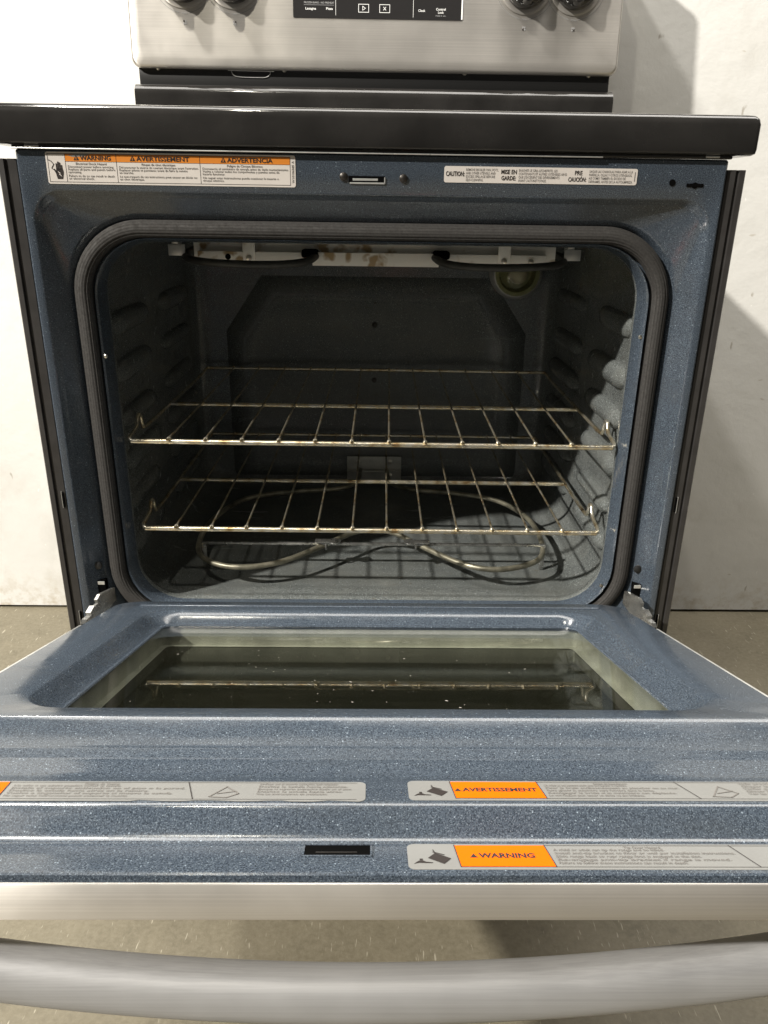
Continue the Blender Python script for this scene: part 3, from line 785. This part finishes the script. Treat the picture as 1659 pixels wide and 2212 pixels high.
# tip-over labels lying on the ledges
def tip_icon(L, x, y, k):
    L.poly([(x+9*k, y+13*k), (x+18*k, y+7*k), (x+13.5*k, y+1*k), (x+4.5*k, y+7.5*k)], 2, 2)
    L.line([(x+8*k, y+14*k), (x+14*k, y+11*k)], .8*k, 2, 2)
    L.line([(x+8*k, y+16.5*k), (x+9*k, y+13*k)], .6*k, 2, 2)
    L.poly([(x-4*k, y+1*k), (x-1*k, y+4.4*k), (x+1.5*k, y+4.6*k), (x+3.2*k, y+3.2*k), (x+7*k, y+2.6*k), (x+7*k, y+1.9*k), (x+2*k, y+2*k), (x-1*k, y+2.2*k)], 2, 2)
    L.poly([(x-.4*k, y+5*k), (x+1.4*k, y+5*k), (x+1.4*k, y+6.6*k), (x-.4*k, y+6.6*k)], 2, 2)
def tip_label(title, head, rows, rows2, loc, h, oxs, name, cut=None):
    L = Label(); W = oxs[-1]; L.base(W, h, 4, 0, cut)
    o0, o1, dv, t2 = oxs[:4]
    top = h-1.5; bot = 2.0
    L.rect(o0, bot, W-5, bot+.4, 2); L.rect(o0, top-.4, W-5, top, 2)
    L.poly([(o0+.0, bot+.4), (o1+1.0, bot+.4), (o1-1.0, top-.4), (o0-1.6, top-.4)], 1, 2)
    L.line([(o0, bot), (o0-1.6, top)], .5, 2, 3); L.line([(o1+1, bot), (o1-1, top)], .5, 2, 3); L.line([(dv+3.5, bot), (dv-3.5, top)], .5, 2, 3)
    if title:
        tw = (o1-o0)*(.90 if len(title) > 9 else .66); x0 = (o0+o1)/2-tw/2+2.5
        L.text(title, x0, h/2-1.9, 4.6, 2, 3, tw-2, .055)
        L.poly([(x0-5, h/2-1.9), (x0-.8, h/2-1.9), (x0-2.9, h/2+2.2)], 2, 3)
    tip_icon(L, 6.5, 4.0, .90)
    L.text(head, (o1+dv)/2, top-3.4, 2.2, 3, 3, 20, .02, 'CENTER')
    n = len(rows); st = (top-5.5-bot)/n
    for k, t in enumerate(rows): L.text(t, o1+3, top-6.0-k*st, st*.74, 3, 3, (dv-o1-7)*(.62, 1, .8, .95, .7, .9)[k % 6], .015)
    L.line([(dv+12, bot+3), (dv+20, top-6), (dv+28, bot+7), (dv+22, bot+2), (dv+12, bot+3)], .8, 3, 3)
    L.line([(dv+16, bot+7), (dv+26, bot+10)], .8, 3, 3)
    for k, t in enumerate(rows2): L.text(t, t2, top-3.4-k*st, st*.74, 3, 3, (W-t2-8)*(.85, .95, 1, .9, .75, .9)[k % 6], .015)
    return L.build(name, [M['label'], M['door_orange'], M['ink'], M['grey_ink']], dr, loc, (0, 0, 0))
en1 = ['A child or adult can tip the range and be killed.', 'Install anti-tip bracket to floor or wall per installation instructions.', 'Slide range back so rear range foot is engaged in the slot.', 'Re-engage anti-tip bracket if range is moved.', 'Failure to follow these instructions can result in death.']
en2 = ['Verify that the anti-tip bracket is installed:', 'Slide range forward.', 'Look for the anti-tip bracket attached to floor.', 'Slide range back so rear foot is under bracket.', 'See installation instructions for details.']
fr1 = ['Un enfant ou une personne adulte peut faire basculer la cuisinière.', 'Fixer la bride antibasculement au plancher ou au mur.', 'Faire glisser la cuisinière vers l\'arrière dans la fente.', 'Réengager la bride si la cuisinière est déplacée.', 'Le non-respect peut causer un décès ou des brûlures.']
fr2 = ['Vérifier que la bride antibasculement est installée:', 'Glisser la cuisinière vers l\'avant.', 'Vérifier que la bride est fixée au plancher.', 'Glisser la cuisinière vers l\'arrière.', 'Voir les instructions d\'installation.']
es1 = ['Un niño o un adulto pueden volcar la estufa.', 'Instale el soporte antivuelco en el piso o la pared.', 'Deslice la estufa hacia atrás en la ranura.', 'Vuelva a enganchar el soporte si mueve la estufa.', 'No seguir estas instrucciones puede ocasionar la muerte.']
es2 = ['Verifique que el soporte antivuelco esté instalado:', 'Deslice la estufa hacia adelante.', 'Busque el soporte antivuelco fijado en el piso.', 'Deslice la estufa hacia atrás.', 'Vea las instrucciones de instalación.']
a = tip_label('AVERTISSEMENT', 'Risque de basculement', fr1, fr2, (.0225, -.5140, -.0190), 25.5, (26.5, 77, 162, 196, 262), 'tip_over_label')
tag(a, 'silver label with orange AVERTISSEMENT box, further from the handle')
a = tip_label('WARNING', 'Tip Over Hazard', en1, en2, (.0205, -.5555, -.0362), 25.5, (27, 75, 178, 210, 262), 'tip_over_label')
tag(a, 'silver label with orange WARNING box beside the door end')
def torn(pts): return [(x, y + (random.uniform(.0, 1.4) if y < 3 and 120 < x < 245 else 0)) for x, y in pts]
def torn_cut(pts):
    out = []
    for x, y in pts:
        out.append((x, y))
        if abs(x-4) < .01 and abs(y) < .01:
            for k in range(26): out.append((130+k*4.4, max(0, .4+.9*math.sin(k*.8)+random.uniform(-.4, .8))))
    return out
a = tip_label('ADVERTENCIA', 'Peligro de Vuelco', es1, es2, (-.2620, -.5160, -.0190), 25.5, (18, 54, 160, 198, 260), 'tip_over_label', torn_cut)
tag(a, 'silver label with torn lower edge on the left half of the door')

# ------------------------------------------------------------------ oven racks
def make_rack(z, yf, hw, ym, yb, label, x0=0., rz=0.):
    o = empty('oven_rack', (x0, yf, z), (0, 0, rz))
    tag(o, label, 'oven rack', 'wire racks in the oven')
    def rod(name, path, r, sm=0):
        q = MB(); q.tube(smooth_path(path, sm) if sm else path, r, 10); return q.build(name, M['wire'], o, 60)
    dm, db = ym-yf, yb-yf
    rod('front_rail', [(-hw, 0, 0), (hw, 0, 0)], .0031)
    rod('middle_rail', [(-hw, dm, 0), (hw, dm, 0)], .0029)
    rod('rear_rail', [(-hw, db, .004), (hw, db, .004)], .0027)
    for s in (-1, 1):
        rod('side_rail', [(s*(hw-.001), -.001, 0), (s*(hw+.003), .004, .003), (s*(hw+.0035), .034, .008), (s*(hw+.0035), .044, .019), (s*(hw+.0035), .052, .017), (s*(hw+.0035), .058, .004), (s*(hw+.0035), .075, -.001), (s*(hw+.003), dm, -.001), (s*(hw+.003), db-.05, -.001), (s*(hw+.002), db-.012, .002), (s*(hw), db, .004)], .0024, 5)
    me = None
    for k in range(12):
        x = (k-5.5)*.0429 - .002
        if me is None:
            q = MB(); q.tube(smooth_path([(0, -.0026, .0012), (0, -.0008, .0040), (0, .006, .0046), (0, dm, .0042), (0, db-.02, .0046), (0, db, .0078)], 3), .0014, 8)
            q.disc((0, -.0008, .0026), (0, 0, 1), [(.0012, 0), (.0027, .0008), (.0029, .0018), (.0022, .0030), (.0008, .0036)], 10)
            w = q.build('wire', M['wire'], o, 60); me = w.data; w.location = (x, 0, 0)
        else:
            w = bpy.data.objects.new('wire', me); link(w, o); w.location = (x+random.uniform(-.0006, .0006), 0, 0); w.rotation_euler = (0, 0, R(random.uniform(-.25, .25)))
    return o
make_rack(.5688, .035, .2825, .217, .452, 'upper chrome wire rack in the middle of the open oven', 0, R(-.8))
make_rack(.4585, .035, .2765, .215, .440, 'lower chrome wire rack just above the heating element', 0, R(-.45))
